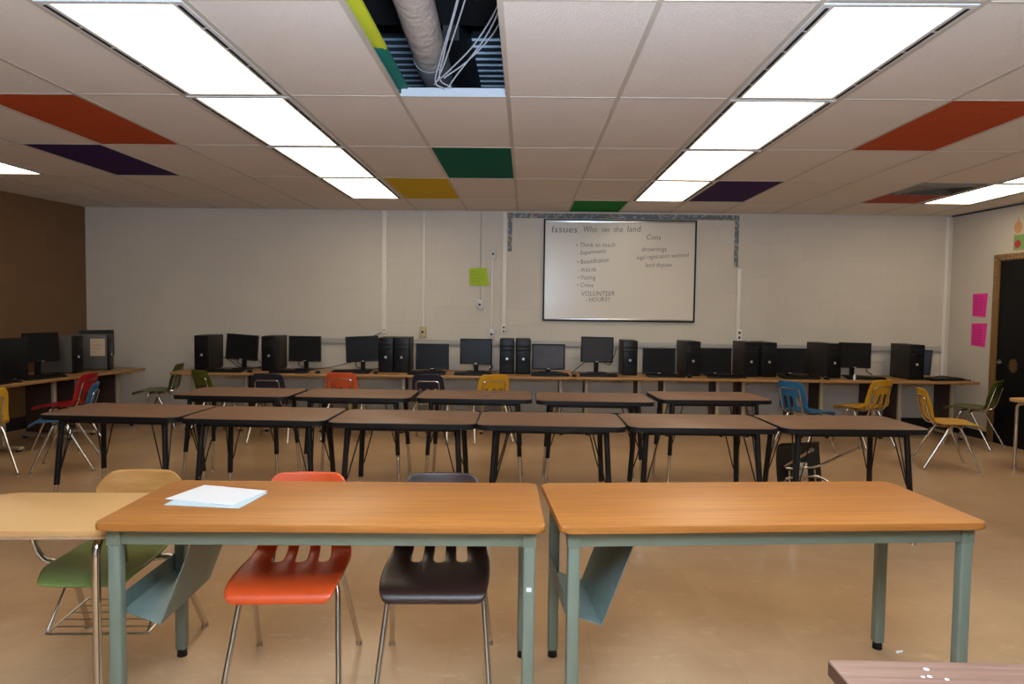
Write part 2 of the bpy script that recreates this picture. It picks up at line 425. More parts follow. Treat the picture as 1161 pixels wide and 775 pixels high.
for i in range(-11, 11): bar(gx(i) - T, gx(i) + T, gy(-6), yend)
for j in range(-5, 4):
    for i in range(-12, 11):
        if j == -1 and i == -1: continue
        bar(gx(i) + T, gx(i + 1) - T, gy(j) - TC, gy(j) + TC)
bar(gx(-12), gx(11), yend - .02, yend + .01)
struct(obj('ceiling_grid', b, M['grid'], smooth=False))
# right wall angle strip under the ceiling
b = B(); box(b, (2.5, 0, 0), (5, .024, .012)); on_right(struct(obj('trim_1', b, M['dark_steel'])), 0, CEIL - .004, .012)

# painted ceiling tiles
PL = {(-5, 0): 'orange painted ceiling tile near the upper left corner beside a purple one',
      (-6, 1): 'dark purple painted ceiling tile directly behind the left orange tile',
      (-1, 1): 'dark green painted ceiling tile behind the open ceiling hole',
      (-2, 2): 'yellow painted ceiling tile beside the left row of lights',
      (1, 3): 'bright green painted ceiling tile against the back wall above the whiteboard',
      (4, 0): 'large orange painted ceiling tile right of the right row of lights',
      (3, 2): 'blue purple painted ceiling tile touching the end of the right row of lights'}
for (i, j), k in PAINT.items():
    x0, x1, y0, y1 = gx(i), gx(i + 1), gy(j), min(gy(j + 1), yend)
    b = B(); box(b, (0, 0, 0), (x1 - x0 - .006, y1 - y0 - .006, .016))
    tag(obj('painted_ceiling_tile', b, M['tile_' + k], smooth=False, loc=((x0 + x1) / 2, (y0 + y1) / 2, CEIL + .016)), PL[(i, j)], 'ceiling tile', 'painted ceiling tiles')
# half-size brick red tile with the diffuser in the cell in front of it
x0, x1, ym = gx(6), gx(7), gy(2) + .65
b = B(); box(b, (0, 0, 0), (x1 - x0 - .006, gy(3) - ym - .006, .016))
tag(obj('painted_ceiling_tile', b, M['tile_brick'], smooth=False, loc=((x0 + x1) / 2, (gy(3) + ym) / 2, CEIL + .016)),
    'brick red painted ceiling tile beside the air vent and the right wall light', 'ceiling tile', 'painted ceiling tiles')
t = thing('air_vent', 'square grey ceiling air diffuser set in front of the brick red tile', 'vent', ((x0 + x1) / 2, gy(2) + .326, CEIL))
b = B()
for k in range(4):
    w0 = .64 - k * .15; h = .008 + k * .006
    for sx, sy in ((1, 0), (-1, 0), (0, 1), (0, -1)):
        rot = Matrix.Rotation(R(35) * (-sx), 4, 'Y') @ Matrix.Rotation(R(35) * sy, 4, 'X')
        c = (sx * (w0 / 2 - .03), sy * (w0 / 2 - .03), h)
        dd = (.07, w0 - .0, .004) if sx else (w0 - .0, .07, .004)
        box(b, c, dd, rot)
obj('louver_rings', b, mat('grey vent metal', (.22, .20, .17), .5), t, False)
b = B(); box(b, (0, 0, .06), (.63, .63, .03)); obj('back_pan', b, M['dark_steel'], t, False)

# fluorescent light fixtures
def fixture_parts(t):
    W, L = GP - .026, GQ - .026; dw, dl = .52, L - .05
    b = B()
    for s in (-1, 1):
        box(b, (s * (W / 2 - (W - dw) / 4), 0, .008), ((W - dw) / 2, L, .016), bev=.002)
        box(b, (0, s * (L / 2 - .015), .008), (dw, .03, .016), bev=.002)
    box(b, (0, 0, .10), (W, L, .01))
    for s in (-1, 1):
        box(b, (s * (W / 2 - .005), 0, .055), (.01, L, .09)); box(b, (0, s * (L / 2 - .005), .055), (W, .01, .09))
    obj('housing', b, M['white_metal'], t, False)
    b = B(); box(b, (0, 0, .010), (dw, dl, .006)); obj('diffuser', b, M['diffuser'], t, False)
    for s in (-1, 1):
        b = B()
        for k in range(5):
            box(b, (s * (W / 2 - .027), (-2 + k) * L / 5.2, -.0006), (.016, L / 5.2 - .02, .003))
        obj('air_slot', b, M['black_slot'], t, False)
FL = ['nearest lit ceiling light of the left row', 'second lit ceiling light from the front in the left row', 'third lit ceiling light from the front in the left row',
      'farthest and smallest lit ceiling light of the left row',
      'lit ceiling light cut off at the very top of the right row', 'largest fully seen lit ceiling light in the right row', 'lit ceiling light third from the top in the right row',
      'lit ceiling light fourth from the top in the right row', 'farthest lit ceiling light of the right row, beside the purple tile',
      'lit ceiling light by the right wall next to the brick red tile', 'lit ceiling light at the right edge in front of another one', 'lone lit ceiling light at the left edge over the left desks']
f0 = None
for (i, j), lab in zip(LIGHTS, FL):
    loc = (gx(i) + GP / 2, gy(j) + GQ / 2, CEIL + .0005)
    if f0 is None:
        f0 = thing('ceiling_light', lab, 'ceiling light', loc, 0, 'fluorescent ceiling lights'); fixture_parts(f0)
    else: dup(f0, loc, 0, lab)

# above the ceiling: roof deck, beam, joist, duct, cables
b = B(); n = 80; y0, y1 = -2.5, 9.0
prof = []
k = 0; y = y0
while y < y1:
    prof += [(y, 3.72), (y + .085, 3.72), (y + .10, 3.76), (y + .135, 3.76), (y + .15, 3.72)]; y += .15
pa = [b.verts.new((-7.5, yy, zz)) for yy, zz in prof]; pb = [b.verts.new((7, yy, zz)) for yy, zz in prof]
for q in range(len(prof) - 1): b.faces.new((pa[q], pa[q + 1], pb[q + 1], pb[q]))
r = bmesh.ops.extrude_face_region(b, geom=b.faces[:]); bmesh.ops.translate(b, verts=[v for v in r['geom'] if isinstance(v, bmesh.types.BMVert)], vec=(0, 0, .05))
struct(obj('roof_deck', b, M['deck'], smooth=False))
b = B(); box(b, (0, 4.9, 3.25), (13, .012, .9)); box(b, (0, 4.9, 3.51), (13, .25, .4)); struct(obj('beam_1', b, M['dark_steel'], smooth=False)); 
bpy.data.objects['beam_1'].location = (0, 0, .0)
b = B(); box(b, (-.53, 6.85, 3.49), (.11, 4.2, .40)); struct(obj('beam_2', b, M['dark_steel'], smooth=False))
bpy.data.objects.remove(bpy.data.objects['beam_1'])
b = B(); box(b, (0, 4.45, 3.55), (13, .6, .32)); struct(obj('beam_1', b, M['dark_steel'], smooth=False))
t = thing('air_duct', 'white wrinkled air duct running through the open ceiling hole', 'duct', (-.60, 3.2, 3.1))
b = B(); pts = []; rr = []
for q in range(40):
    yy = .22 + q * 1.13 / 39
    pts.append((-.035 * q / 39 - .0, yy, 0)); rr.append(.106 + random.uniform(-.0015, .0015))
tube(b, pts, rr, 28); obj('duct_jacket', b, M['white_duct'], t)
b = B(); tube(b, [(.0, -.4, 0), (0, .23, 0)], .112, 28); obj('collar', b, M['brown_duct'], t)
b = B(); tube(b, [(-.035, 1.30, 0), (-.036, 1.37, 0), (-.037, 1.52, 0), (-.04, 1.75, 0)], [.109, .114, .113, .105], 28); obj('end_sleeve', b, M['grey_plastic'], t)
# the lifted tile resting on the grid beside the hole
b = B(); box(b, (0, 0, 0), (GP - .01, 1.285, .016))
tag(obj('painted_ceiling_tile', b, M['tile_two'], smooth=False, loc=(gx(-1) - GP / 2 + .062, gy(0) - .66, CEIL + .056)),
    'loose yellow and green painted tile lying across the left edge of the ceiling hole', 'ceiling tile', 'painted ceiling tiles')
b = B(); box(b, (0, 0, 0), (GP - .03, .012, .05), bev=.001)
for q in range(5): box(b, (-.25 + q * .125, -.0063, .005), (.006, .002, .006))
tag(obj('hole_edge_channel', b, mat('bluish white metal channel', (.48, .50, .52), .4), smooth=False, loc=(gx(-.5), gy(0) + .004, CEIL + .034)),
    'white metal channel along the far edge of the open ceiling hole', 'metal channel')
cab = [[(-.20, 3.0, 3.5), (-.30, 3.5, 3.25), (-.47, 3.95, 2.95), (-.52, 4.10, 2.83), (-.46, 4.17, 2.80)],
       [(-.16, 3.0, 3.5), (-.28, 3.55, 3.22), (-.45, 3.98, 2.96), (-.53, 4.12, 2.84), (-.56, 4.165, 2.815)],
       [(-.23, 3.0, 3.5), (-.33, 3.55, 3.20), (-.50, 4.00, 2.92), (-.55, 4.13, 2.82), (-.50, 4.17, 2.79)],
       [(-.14, 3.2, 3.05), (-.16, 3.7, 3.10), (-.30, 3.95, 2.98), (-.46, 4.08, 2.87), (-.54, 4.15, 2.83)],
       [(-.14, 3.1, 3.10), (-.15, 3.75, 3.14), (-.24, 3.95, 3.02), (-.42, 4.10, 2.85), (-.48, 4.16, 2.79)],
       [(-.15, 3.15, 3.0), (-.145, 3.7, 3.06), (-.20, 3.92, 3.02), (-.35, 4.06, 2.92), (-.50, 4.13, 2.84)]]
for q, pts in enumerate(cab):
    b = B(); tube(b, spline(pts), .0042, 8)
    tag(obj('white_cable', b, M['cable_white']), 'one of the white cables dangling beside the duct in the ceiling hole', 'cable', 'white cables in the ceiling hole')

# ------------------------------------------------------------------ back wall fittings
def wallbox(name, x, z, w, h, m, label, cat, dpt=.03, face=None, group=None):
    b = B(); box(b, (0, -dpt / 2, 0), (w, dpt, h), bev=min(.004, dpt / 3))
    o = tag(obj(name, b, m, loc=(x, WALLY, z)), label, cat, group); return o
def conduit(x, z0, z1, w, label, m, dpt=.022):
    return wallbox('cable_raceway', x, (z0 + z1) / 2, w, z1 - z0, m, label, 'cable raceway', dpt, group='wall raceways')
conduit(-1.854, 1.23, CEIL - .005, .062, 'wide cream vertical raceway on the left part of the back wall', M['raceway'])
conduit(-1.335, 1.235, CEIL - .005, .030, 'thin cream vertical raceway ending at the beige box', M['raceway'])
conduit(-.598, 1.60, CEIL - .005, .014, 'thin pipe running down behind the lime green poster', M['raceway_grey'], .014)
conduit(-.445, 1.22, 2.15, .022, 'cream vertical raceway between the two steel plates beside the lime green poster', M['raceway'])
conduit(-.288, 1.27, CEIL - .005, .055, 'wide cream vertical raceway beside the left border strip', M['raceway'])
conduit(2.745, 1.24, 2.05, .05, 'cream vertical raceway below the right border strip', M['raceway'])
conduit(5.375, .62, CEIL - .02, .045, 'cream vertical raceway in the right back corner', M['raceway'])
b = B(); box(b, (0, -.02, 0), (8.02, .04, .07), bev=.006)
tag(obj('cable_raceway', b, M['raceway_grey'], loc=(1.335, WALLY - .002, 1.045)), 'long grey horizontal raceway running behind the computers', 'cable raceway', 'wall raceways')
def outlet(x, z, w, h, m, label, dark=2, dpt=.03):
    t = thing('wall_outlet', label, 'outlet', (x, WALLY, z), 0, 'wall boxes and plates')
    b = B(); box(b, (0, -dpt / 2, 0), (w, dpt, h), bev=.004); obj('cover_plate', b, m, t)
    for q in range(dark):
        b = B(); zz = (q - (dark - 1) / 2) * h * .42
        box(b, (0, -dpt - .001, zz), (w * .34, .004, h * .2), bev=.001); obj('socket', b, M['black_plastic'], t)
outlet(-.439, 2.199, .075, .125, M['steel_plate'], 'steel switch plate high on the back wall above the lime green poster', 1)
outlet(-.604, 1.544, .085, .125, M['steel_plate'], 'steel wall plate just below the lime green poster', 1)
outlet(-1.346, 1.178, .085, .14, M['plate_beige'], 'beige wall box above the computers left of the lime green poster', 1, .05)
outlet(-1.85, 1.195, .06, .08, M['raceway'], 'cream box ending the wide raceway behind two black towers', 1, .03)
outlet(-.445, 1.16, .075, .14, M['steel_plate'], 'steel box behind the pair of towers near the middle', 1, .05)
outlet(-.288, 1.225, .06, .12, M['raceway'], 'cream outlet at the foot of the wide raceway beside the border strip', 2)
outlet(2.763, 1.19, .075, .15, M['raceway'], 'cream outlet on the back wall right of the whiteboard', 2)
# border strips
for (x, z, w, h, lab) in ((1.235, 2.70, 2.985, .065, 'speckled grey paper border strip running along the top of the back wall'),
                          (-.222, 2.452, .055, .43, 'short speckled paper border strip hanging left of the whiteboard'),
                          (2.700, 2.366, .055, .60, 'longer speckled paper border strip hanging right of the whiteboard')):
    b = B(); box(b, (0, -.002, 0), (w, .004, h))
    tag(obj('bulletin_border', b, M['border'], smooth=False, loc=(x, WALLY, z)), lab, 'paper border', 'bulletin borders')
def text(s, x, z, size, m, parent, y=0.0, name='handwriting', tilt=0, shear=0.1, off=-.004, rotx=90, sx=1.0):
    cu = bpy.data.curves.new(name, 'FONT'); cu.body = s; cu.size = size; cu.shear = shear; cu.offset = off * size / .1 * .5
    cu.resolution_u = 2; cu.extrude = .0004
    cu.materials.append(m)
    tmp = bpy.data.objects.new('tmp', cu); COL.objects.link(tmp)
    bpy.context.view_layer.update()
    me = bpy.data.meshes.new_from_object(tmp.evaluated_get(bpy.context.evaluated_depsgraph_get()))
    bpy.data.objects.remove(tmp); bpy.data.curves.remove(cu)
    o = bpy.data.objects.new(name, me); COL.objects.link(o); o.parent = parent
    o.location = (x, y, z); o.rotation_euler = (R(rotx), R(-tilt) if False else 0, 0)
    if tilt: o.rotation_euler = (Matrix.Rotation(R(tilt), 3, 'Y').to_4x4() @ Matrix.Rotation(R(90), 3, 'X').to_4x4()).to_euler()
    o.scale = (sx, 1, 1)
    return o
# whiteboard: 0.228..2.168 by 1.36..2.64
WX, WZ, WW, WH = 1.198, 2.001, 1.945, 1.285
t = thing('whiteboard', 'framed whiteboard with handwritten lists on the back wall', 'whiteboard', (WX, WALLY, WZ))
b = B(); box(b, (0, -.012, 0), (WW, .022, WH)); obj('writing_surface', b, M['white_board'], t, False)
for s in (-1, 1):
    b = B(); box(b, (s * WW / 2, -.02, 0), (.020, .04, WH + .02), bev=.004); obj('side_frame', b, M['black_plastic'], t)
b = B(); box(b, (0, -.018, WH / 2 - .012), (WW - .02, .03, .032), bev=.004); obj('top_rail', b, M['aluminium'], t)
b = B(); box(b, (0, -.02, WH / 2 + .008), (WW, .036, .010), bev=.002); obj('edge_frame', b, M['black_plastic'], t)
b = B(); box(b, (0, -.02, -WH / 2 - .006), (WW, .036, .014), bev=.002); obj('edge_frame', b, M['black_plastic'], t)
b = B(); box(b, (0, -.035, -WH / 2 + .014), (WW - .03, .06, .022), bev=.006); obj('marker_tray', b, M['aluminium'], t)
pxm = WW / (789 - 616.5)      # metres of board per photo pixel
def wbt(s, px, py, size, sx=1.0, tilt=0):
    text(s, (px - 702.5) * pxm, (306.5 - py) * pxm, size, M['ink'], t, -.0242, 'handwriting', tilt, .12, -.001, sx=sx)
for s, px, py, sz, sx, tl in (('Issues', 623.5, 263.5, .125, 1.15, 0), ('Who', 660, 263, .12, .72, 0), ('own', 681, 262.5, .10, .60, 0), ('the', 695, 262.5, .11, .85, 0), ('land', 710, 262, .115, .95, -.5),
                          ('\u2022 Think to teach', 652, 280, .085, .92, -1), ('- Experiments', 654, 289, .08, .82, -5), ('\u2022 Beautification', 654, 299.5, .085, .80, -5),
                          ('- Wild life', 655, 308.5, .075, .8, -3), ('\u2022 Fishing', 655, 317, .08, .85, -1), ('\u2022 Crime', 654, 325.5, .08, .85, 0),
                          ('VOLUNTEER', 659, 335.5, .085, .92, -1), ('- HOURS!!', 664, 342.5, .085, .85, -2),
                          ('Cons', 732, 270.5, .095, .95, 0), ('drownings', 727, 284, .085, .92, -1),
                          ('legal registration weekend', 722, 293.5, .080, .79, -4), ('land dispute', 732, 302, .080, .88, -2)):
    wbt(s, px, py, sz, sx, tl)
# lime poster
t = thing('lime_poster', 'lime green paper sign taped to the back wall left of the whiteboard', 'paper sign', (-.612, WALLY - .016, 1.905))
b = B(); plate(b, [(-.128, 0, -.112), (.132, 0, -.118), (.09, 0, .118), (-.135, 0, .108)], .002); obj('paper_sheet', b, M['lime'], t, False)
for q, s in enumerate(('Please', 'shut down', 'computer', 'at end')):
    text(s, -.10, .055 - q * .042, .04, M['ink_lime'], t, -.0035, 'handwriting', 0, .1, -.003)
# right wall: door, frame, notes, decorations  (local x runs from the back corner toward the camera)
def rw_thing(name, label, cat, s, z, off=0.0, group=None):
    o = thing(name, label, cat, (0, 0, 0), 0, group); return on_right(o, s, z, off)
dr = bpy.data.objects.new('door_1', None); COL.objects.link(dr); on_right(dr, .84, 0, 0); struct(dr)
b = B(); box(b, (.48, -.012, 1.06), (.95, .024, 2.12), bev=.003); obj('door_panel', b, M['door_black'], dr)
b = B(); box(b, (-.04, -.02, 1.075), (.075, .05, 2.15), bev=.004); box(b, (1.0, -.02, 1.075), (.075, .05, 2.15), bev=.004); obj('door_jamb', b, M['door_wood'], dr)
b = B(); box(b, (.48, -.02, 2.162), (1.12, .05, .07), bev=.004); box(b, (-.045, -.047, 1.9), (.05, .004, .5)); obj('door_head', b, M['door_trim'], dr)
b = B(); tube(b, [(.065, -.02, .95), (.065, -.07, .95), (.15, -.07, .95)], .010, 10, .02); cyl(b, (.065, -.024, .95), (.065, -.034, .95), .03); obj('door_handle', b, M['chrome'], dr)
b = B()
for q in range(12):
    a = 2 * PI * q / 12
    box(b, (.255 + .05 * math.cos(a), -.027, .92 + .065 * math.sin(a)), (.03, .004, .02), Matrix.Rotation(-a, 4, 'Y'))
bmesh.ops.create_cone(b, cap_ends=True, segments=24, radius1=.05, radius2=.05, depth=.004, matrix=Matrix.Translation((.255, -.027, .92)) @ Matrix.Rotation(PI / 2, 4, 'X') @ Matrix.Diagonal((1, 1.3, 1, 1)))
obj('door_emblem', b, M['emblem'], dr)
for nm, lab, s, z, w, h in (('pink_note', 'upper hot pink written sheet on the right wall beside the door', .525, 1.61, .235, .285), ('pink_note', 'lower hot pink written sheet on the right wall beside the door', .53, 1.25, .245, .285)):
    t = rw_thing(nm, lab, 'paper note', s, z, .0, 'pink notes')
    b = B(); plate(b, [(-w / 2, -.004, -h / 2 + .012), (w / 2 - .02, -.004, -h / 2), (w / 2, -.004, h / 2), (-w / 2 - .004, -.004, h / 2 - .005)], .002); obj('paper_sheet', b, M['pink'], t, False)
    for q in range(7):
        text('class rules list'[:10 + q % 4], -w / 2 + .03, h / 2 - .05 - q * .034, .034, M['ink_pink'], t, -.0075, 'handwriting', 0, .1, -.002)
t = rw_thing('pumpkin_cutout', 'small orange paper pumpkin cutout on the right wall above the door', 'paper cutout', 1.05, 2.50)
b = B(); bmesh.ops.create_uvsphere(b, u_segments=24, v_segments=12, radius=.06, matrix=Matrix.Translation((0, -.006, -.01)) @ Matrix.Diagonal((1, .08, 1.15, 1))); obj('pumpkin_body', b, M['pumpkin'], t)
b = B(); box(b, (.0, -.006, .075), (.014, .006, .04)); obj('stem', b, M['yellow_card'], t, False)
t = rw_thing('apple_card', 'green picture card with a red apple on the right wall over the door', 'picture card', 1.09, 2.32)
b = B(); box(b, (.02, -.004, 0), (.24, .006, .19)); obj('card_border', b, M['yellow_card'], t, False)
b = B(); box(b, (.02, -.008, 0), (.21, .004, .16)); obj('green_field', b, M['green_card'], t, False)
b = B(); bmesh.ops.create_uvsphere(b, u_segments=20, v_segments=10, radius=.045, matrix=Matrix.Translation((-.03, -.011, -.02)) @ Matrix.Diagonal((1, .08, 1, 1))); obj('apple', b, M['red_card'], t)
t = rw_thing('purple_cutout', 'dark purple paper leaf cutout at the right edge above the pumpkin', 'paper cutout', 1.19, 2.60)
b = B(); pts = []
for q in range(10):
    a = 2 * PI * q / 10; rr_ = .075 if q % 2 == 0 else .04
    pts.append((rr_ * math.cos(a), -.004, rr_ * math.sin(a)))
plate(b, pts, .003); obj('leaf_shape', b, M['purple_card'], t, False)

# ------------------------------------------------------------------ moulded classroom chairs
def shell_mesh():
    us = [-1, -.80, -.56, -.35, -.105, .105, .35, .56, .80, 1]
    rows = [(.240, .398, .178, 0, .02), (.236, .424, .196, 0, .04), (.205, .444, .207, .2, 0), (.11, .444, .214, .6, 0), (.0, .438, .216, 1, 0), (-.09, .434, .214, 1, 0),
            (-.145, .441, .207, .9, 0), (-.178, .462, .200, .6, .15), (-.196, .495, .194, .3, .4), (-.208, .53, .189, .1, .7), (-.220, .57, .185, 0, 1), (-.231, .61, .182, 0, 1),
            (-.243, .65, .180, 0, 1), (-.256, .70, .175, 0, .9), (-.265, .735, .166, 0, .8), (-.271, .758, .150, 0, .7), (-.275, .772, .125, 0, .6)]
    bm = B(); vs = []
    for (y, z, w, cs, cb) in rows:
        vs.append([bm.verts.new((u * w, y + cb * .030 * u * u, z + cs * .014 * abs(u) ** 3)) for u in us])
    for a in range(len(rows) - 1):
        for c in range(len(us) - 1):
            if c in (2, 4, 6) and 5 <= a <= 10: continue
            bm.faces.new((vs[a][c], vs[a][c + 1], vs[a + 1][c + 1], vs[a + 1][c]))
    return bm
def chair_parts(t, mshell, legs=M['chrome']):
    bm = shell_mesh()
    o = obj('shell', bm, mshell, t, True, angle=180)
    s = o.modifiers.new('thickness', 'SOLIDIFY'); s.thickness = .009; s.offset = 0
    s = o.modifiers.new('smooth', 'SUBSURF'); s.levels = 2; s.render_levels = 2
    for sx in (-1, 1):
        for sy, fy in ((1, .215), (-1, -.262)):
            b = B(); tube(b, [(sx * .10, sy * .035, .418), (sx * .172, sy * .045, .418), (sx * .187, sy * .055 + (.012 if sy > 0 else -.012), .37), (sx * .218, fy, .014)], .0115, 10, .035)
            l = obj('leg', b, legs, t)
            b = B(); cyl(b, (sx * .218, fy, 0), (sx * .218, fy, .022), .0145, .0125, 12); obj('glide', b, M['chrome_worn'], l)
    b = B()
    for yy in (-.05, .05):
        tube(b, [(-.13, yy * .7, .418), (.13, yy * .7, .418)], .009, 8)
    box(b, (0, 0, .425), (.12, .16, .012), bev=.003)
    obj('seat_frame', b, legs, t)
    b = B(); tube(b, [(-.120, .02, .415), (-.126, -.155, .418), (-.130, -.196, .472), (-.130, -.226, .58), (-.124, -.258, .695), (.124, -.258, .695), (.130, -.226, .58), (.130, -.196, .472), (.126, -.155, .418), (.120, .02, .415)], .0075, 8, .035)
    obj('back_frame', b, legs, t)
CH = [  # colour, x, y, rz, label
    ('red', -.920, 2.735, 184.5, 'glossy orange red plastic chair pushed under the front wood table beside the papers'),
    ('brown', -.345, 2.765, 183, 'dark brown plastic chair pushed under the left front wood table beside the red chair'),
    ('yellow', -4.73, 5.84, 58, 'yellow chair at the left edge facing the left desks'),
    ('maroon', -4.78, 7.11, 92, 'dark red chair tucked toward the left desks, behind the left blue chair'),
    ('blue', -4.18, 6.19, 112, 'blue chair near the left desks, in front of the dark red chair'),
    ('green', -4.51, 8.43, 98, 'olive green chair in the left back corner beyond the end of the back desks'),
    ('green', -3.50, 7.86, -32, 'olive green chair with its back to us at the left end of the back desks'),
    ('navy', -2.78, 7.62, 3, 'navy chair with its back to us between the olive green and orange chairs'),
    ('orange', -2.03, 7.84, 0, 'orange red chair with its back to us at the back desks'),
    ('navy', -1.05, 7.78, -3, 'navy chair with its back to us between the orange and yellow chairs'),
    ('yellow', -.415, 7.86, 18, 'yellow chair with its back to us at the middle of the back desks'),
    ('blue', 3.02, 7.50, -62, 'blue chair turned to the right behind the second row of tables'),
    ('yellow', 3.82, 7.90, 24, 'yellow slotted chair with its back to us at the right back desks'),
    ('yellow', 4.16, 6.86, -104, 'bright yellow chair seen from the side, facing right, standing clear of the tables'),
    ('green', 5.11, 8.00, 40, 'olive green chair by the black door facing left'),
]
c0 = None; cm = None
for k, (colr, x, y, rz, lab) in enumerate(CH):
    if c0 is None:
        c0 = thing('classroom_chair', lab, 'chair', (x, y, 0), rz, 'moulded plastic classroom chairs'); chair_parts(c0, M['shell_' + colr])
    else:
        dup(c0, (x, y, 0), rz, lab, mats={'shell': M['shell_' + colr]})
# the overturned black chair, lying on its back with the legs toward the camera
rot = (Matrix.Rotation(R(197), 4, 'Z') @ Matrix.Rotation(R(98), 4, 'X')).to_euler()
oc = dup(c0, (2.37, 5.22, .262), 0, 'black chair tipped over on the floor under the right nearer-row table', rot=rot, mats={'shell': M['shell_black']})

# ------------------------------------------------------------------ combo desk chairs
def combo_parts(t):
    # sitter faces local +Y; the seat's middle is the origin
    b = B(); poly = []
    for (x, y) in rrect(.71, .515, .06, 6): poly.append((x + .118, y + .165))
    prism(b, poly, .672, .690, .003); tb = obj('tablet', b, M['tan_top'], t)
    b = B(); poly = [(x * .998 + .118, y * .998 + .165) for x, y in rrect(.71, .515, .06, 6)]
    prism(b, poly, .660, .672); obj('edge_core', b, M['particle'], tb)
    # seat: shallow dish
    b = B(); nu, nv = 12, 10; g = []
    for a in range(nv + 1):
        v = a / nv; y = -.20 + .42 * v; row = []
        for c in range(nu + 1):
            u = -1 + 2 * c / nu
            w = .205 * (1 - .10 * (1 - v)) * (1 - .20 * max(0, v - .75) / .25 * 1) * (1 - .16 * max(0, .2 - v) / .2)
            z = .440 + .022 * abs(u) ** 2.5 * (1 - v * .6) - .05 * max(0, v - .78) ** 1.5 * 6 + .02 * max(0, .25 - v) * 2
            row.append(b.verts.new((u * w, y, z)))
        g.append(row)
    for a in range(nv):
        for c in range(nu): b.faces.new((g[a][c], g[a][c + 1], g[a + 1][c + 1], g[a + 1][c]))
    o = obj('seat', b, M['seat_green'], t, True, angle=180)
    s = o.modifiers.new('thickness', 'SOLIDIFY'); s.thickness = .016; s = o.modifiers.new('smooth', 'SUBSURF'); s.levels = 1; s.render_levels = 2
    b = B(); g = []
    for a in range(9):
        v = a / 8; z = .545 + .195 * v; row = []
        e = 1 - .10 * abs(2 * v - 1) ** 4
        for c in range(13):
            u = -1 + c / 6
            edge = (1 - abs(u) ** 6 * .0)
            zz = z if abs(u) < .7 else .6425 + (z - .6425) * (1 - .55 * ((abs(u) - .7) / .3) ** 2)
            row.append(b.verts.new((u * .20 * e, -.275 - .05 * v + .035 * u * u, zz)))
        g.append(row)
    for a in range(8):
        for c in range(12): b.faces.new((g[a][c], g[a][c + 1], g[a + 1][c + 1], g[a + 1][c]))
    o = obj('backrest', b, M['ply'], t, True, angle=180)
    s = o.modifiers.new('thickness', 'SOLIDIFY'); s.thickness = .012; s = o.modifiers.new('smooth', 'SUBSURF'); s.levels = 1; s.render_levels = 2
    # front legs under the tablet
    for x in (-.155, .425):
        b = B(); tube(b, [(x, .22, .642), (x, .38, .642), (x, .38, .015)], .0155, 14, .06); l = obj('leg', b, M['chrome'], t)
        b = B(); cyl(b, (x, .38, 0), (x, .38, .03), .02, .017, 14); obj('glide', b, M['chrome_worn'], l)
    for sx in (-1, 1):
        b = B(); tube(b, [(sx * .12, -.02, .425), (sx * .175, -.05, .425), (sx * .225, -.10, .415), (sx * .265, -.315, .015)], .0135, 12, .05); l = obj('leg', b, M['chrome'], t)
        b = B(); cyl(b, (sx * .265, -.315, 0), (sx * .265, -.315, .022), .016, .014, 12); obj('glide', b, M['chrome_worn'], l)
        b = B(); tube(b, [(sx * .13, -.16, .43), (sx * .135, -.25, .44), (sx * .13, -.298, .52), (sx * .12, -.318, .66)], .010, 10, .05); obj('back_post', b, M['chrome'], t)
    for x0, x1 in ((.255, .20), (-.10, -.12)):
        b = B(); tube(b, [(x0 * .6, .0, .425), (x0 * .9, .05, .44), (x0, .08, .52), (x0, .10, .645), (x0, .20, .645), (x1, .27, .645)], .013, 12, .05); obj('tablet_support', b, M['chrome'], t)
    b = B(); tube(b, [(-.15, .27, .642), (.42, .27, .642)], .012, 10)
    obj('cross_tube', b, M['chrome'], t)
    b = B()
    tube(b, [(-.19, -.10, .40), (-.20, .10, .165), (.20, .10, .165), (.19, -.10, .40)], .005, 8, .02)
    tube(b, [(-.20, .10, .165), (-.20, -.20, .185)], .005, 8); tube(b, [(.20, .10, .165), (.20, -.20, .185)], .005, 8)
    for q in range(6):
        yy = .10 - q * .058; tube(b, [(-.20, yy, .165 + q * .004), (.20, yy, .165 + q * .004)], .0032, 6)
    obj('book_basket', b, M['chrome_worn'], t)
cd = thing('combo_desk', 'tan tablet desk with attached green seat and bent plywood back, left foreground', 'school desk', (-1.722, 2.815, 0), 183.5, 'tablet desks with attached seats')
combo_parts(cd)
dup(cd, (5.03, 6.50, 0), 12, 'tan tablet desk cut off at the right edge in front of the black door')

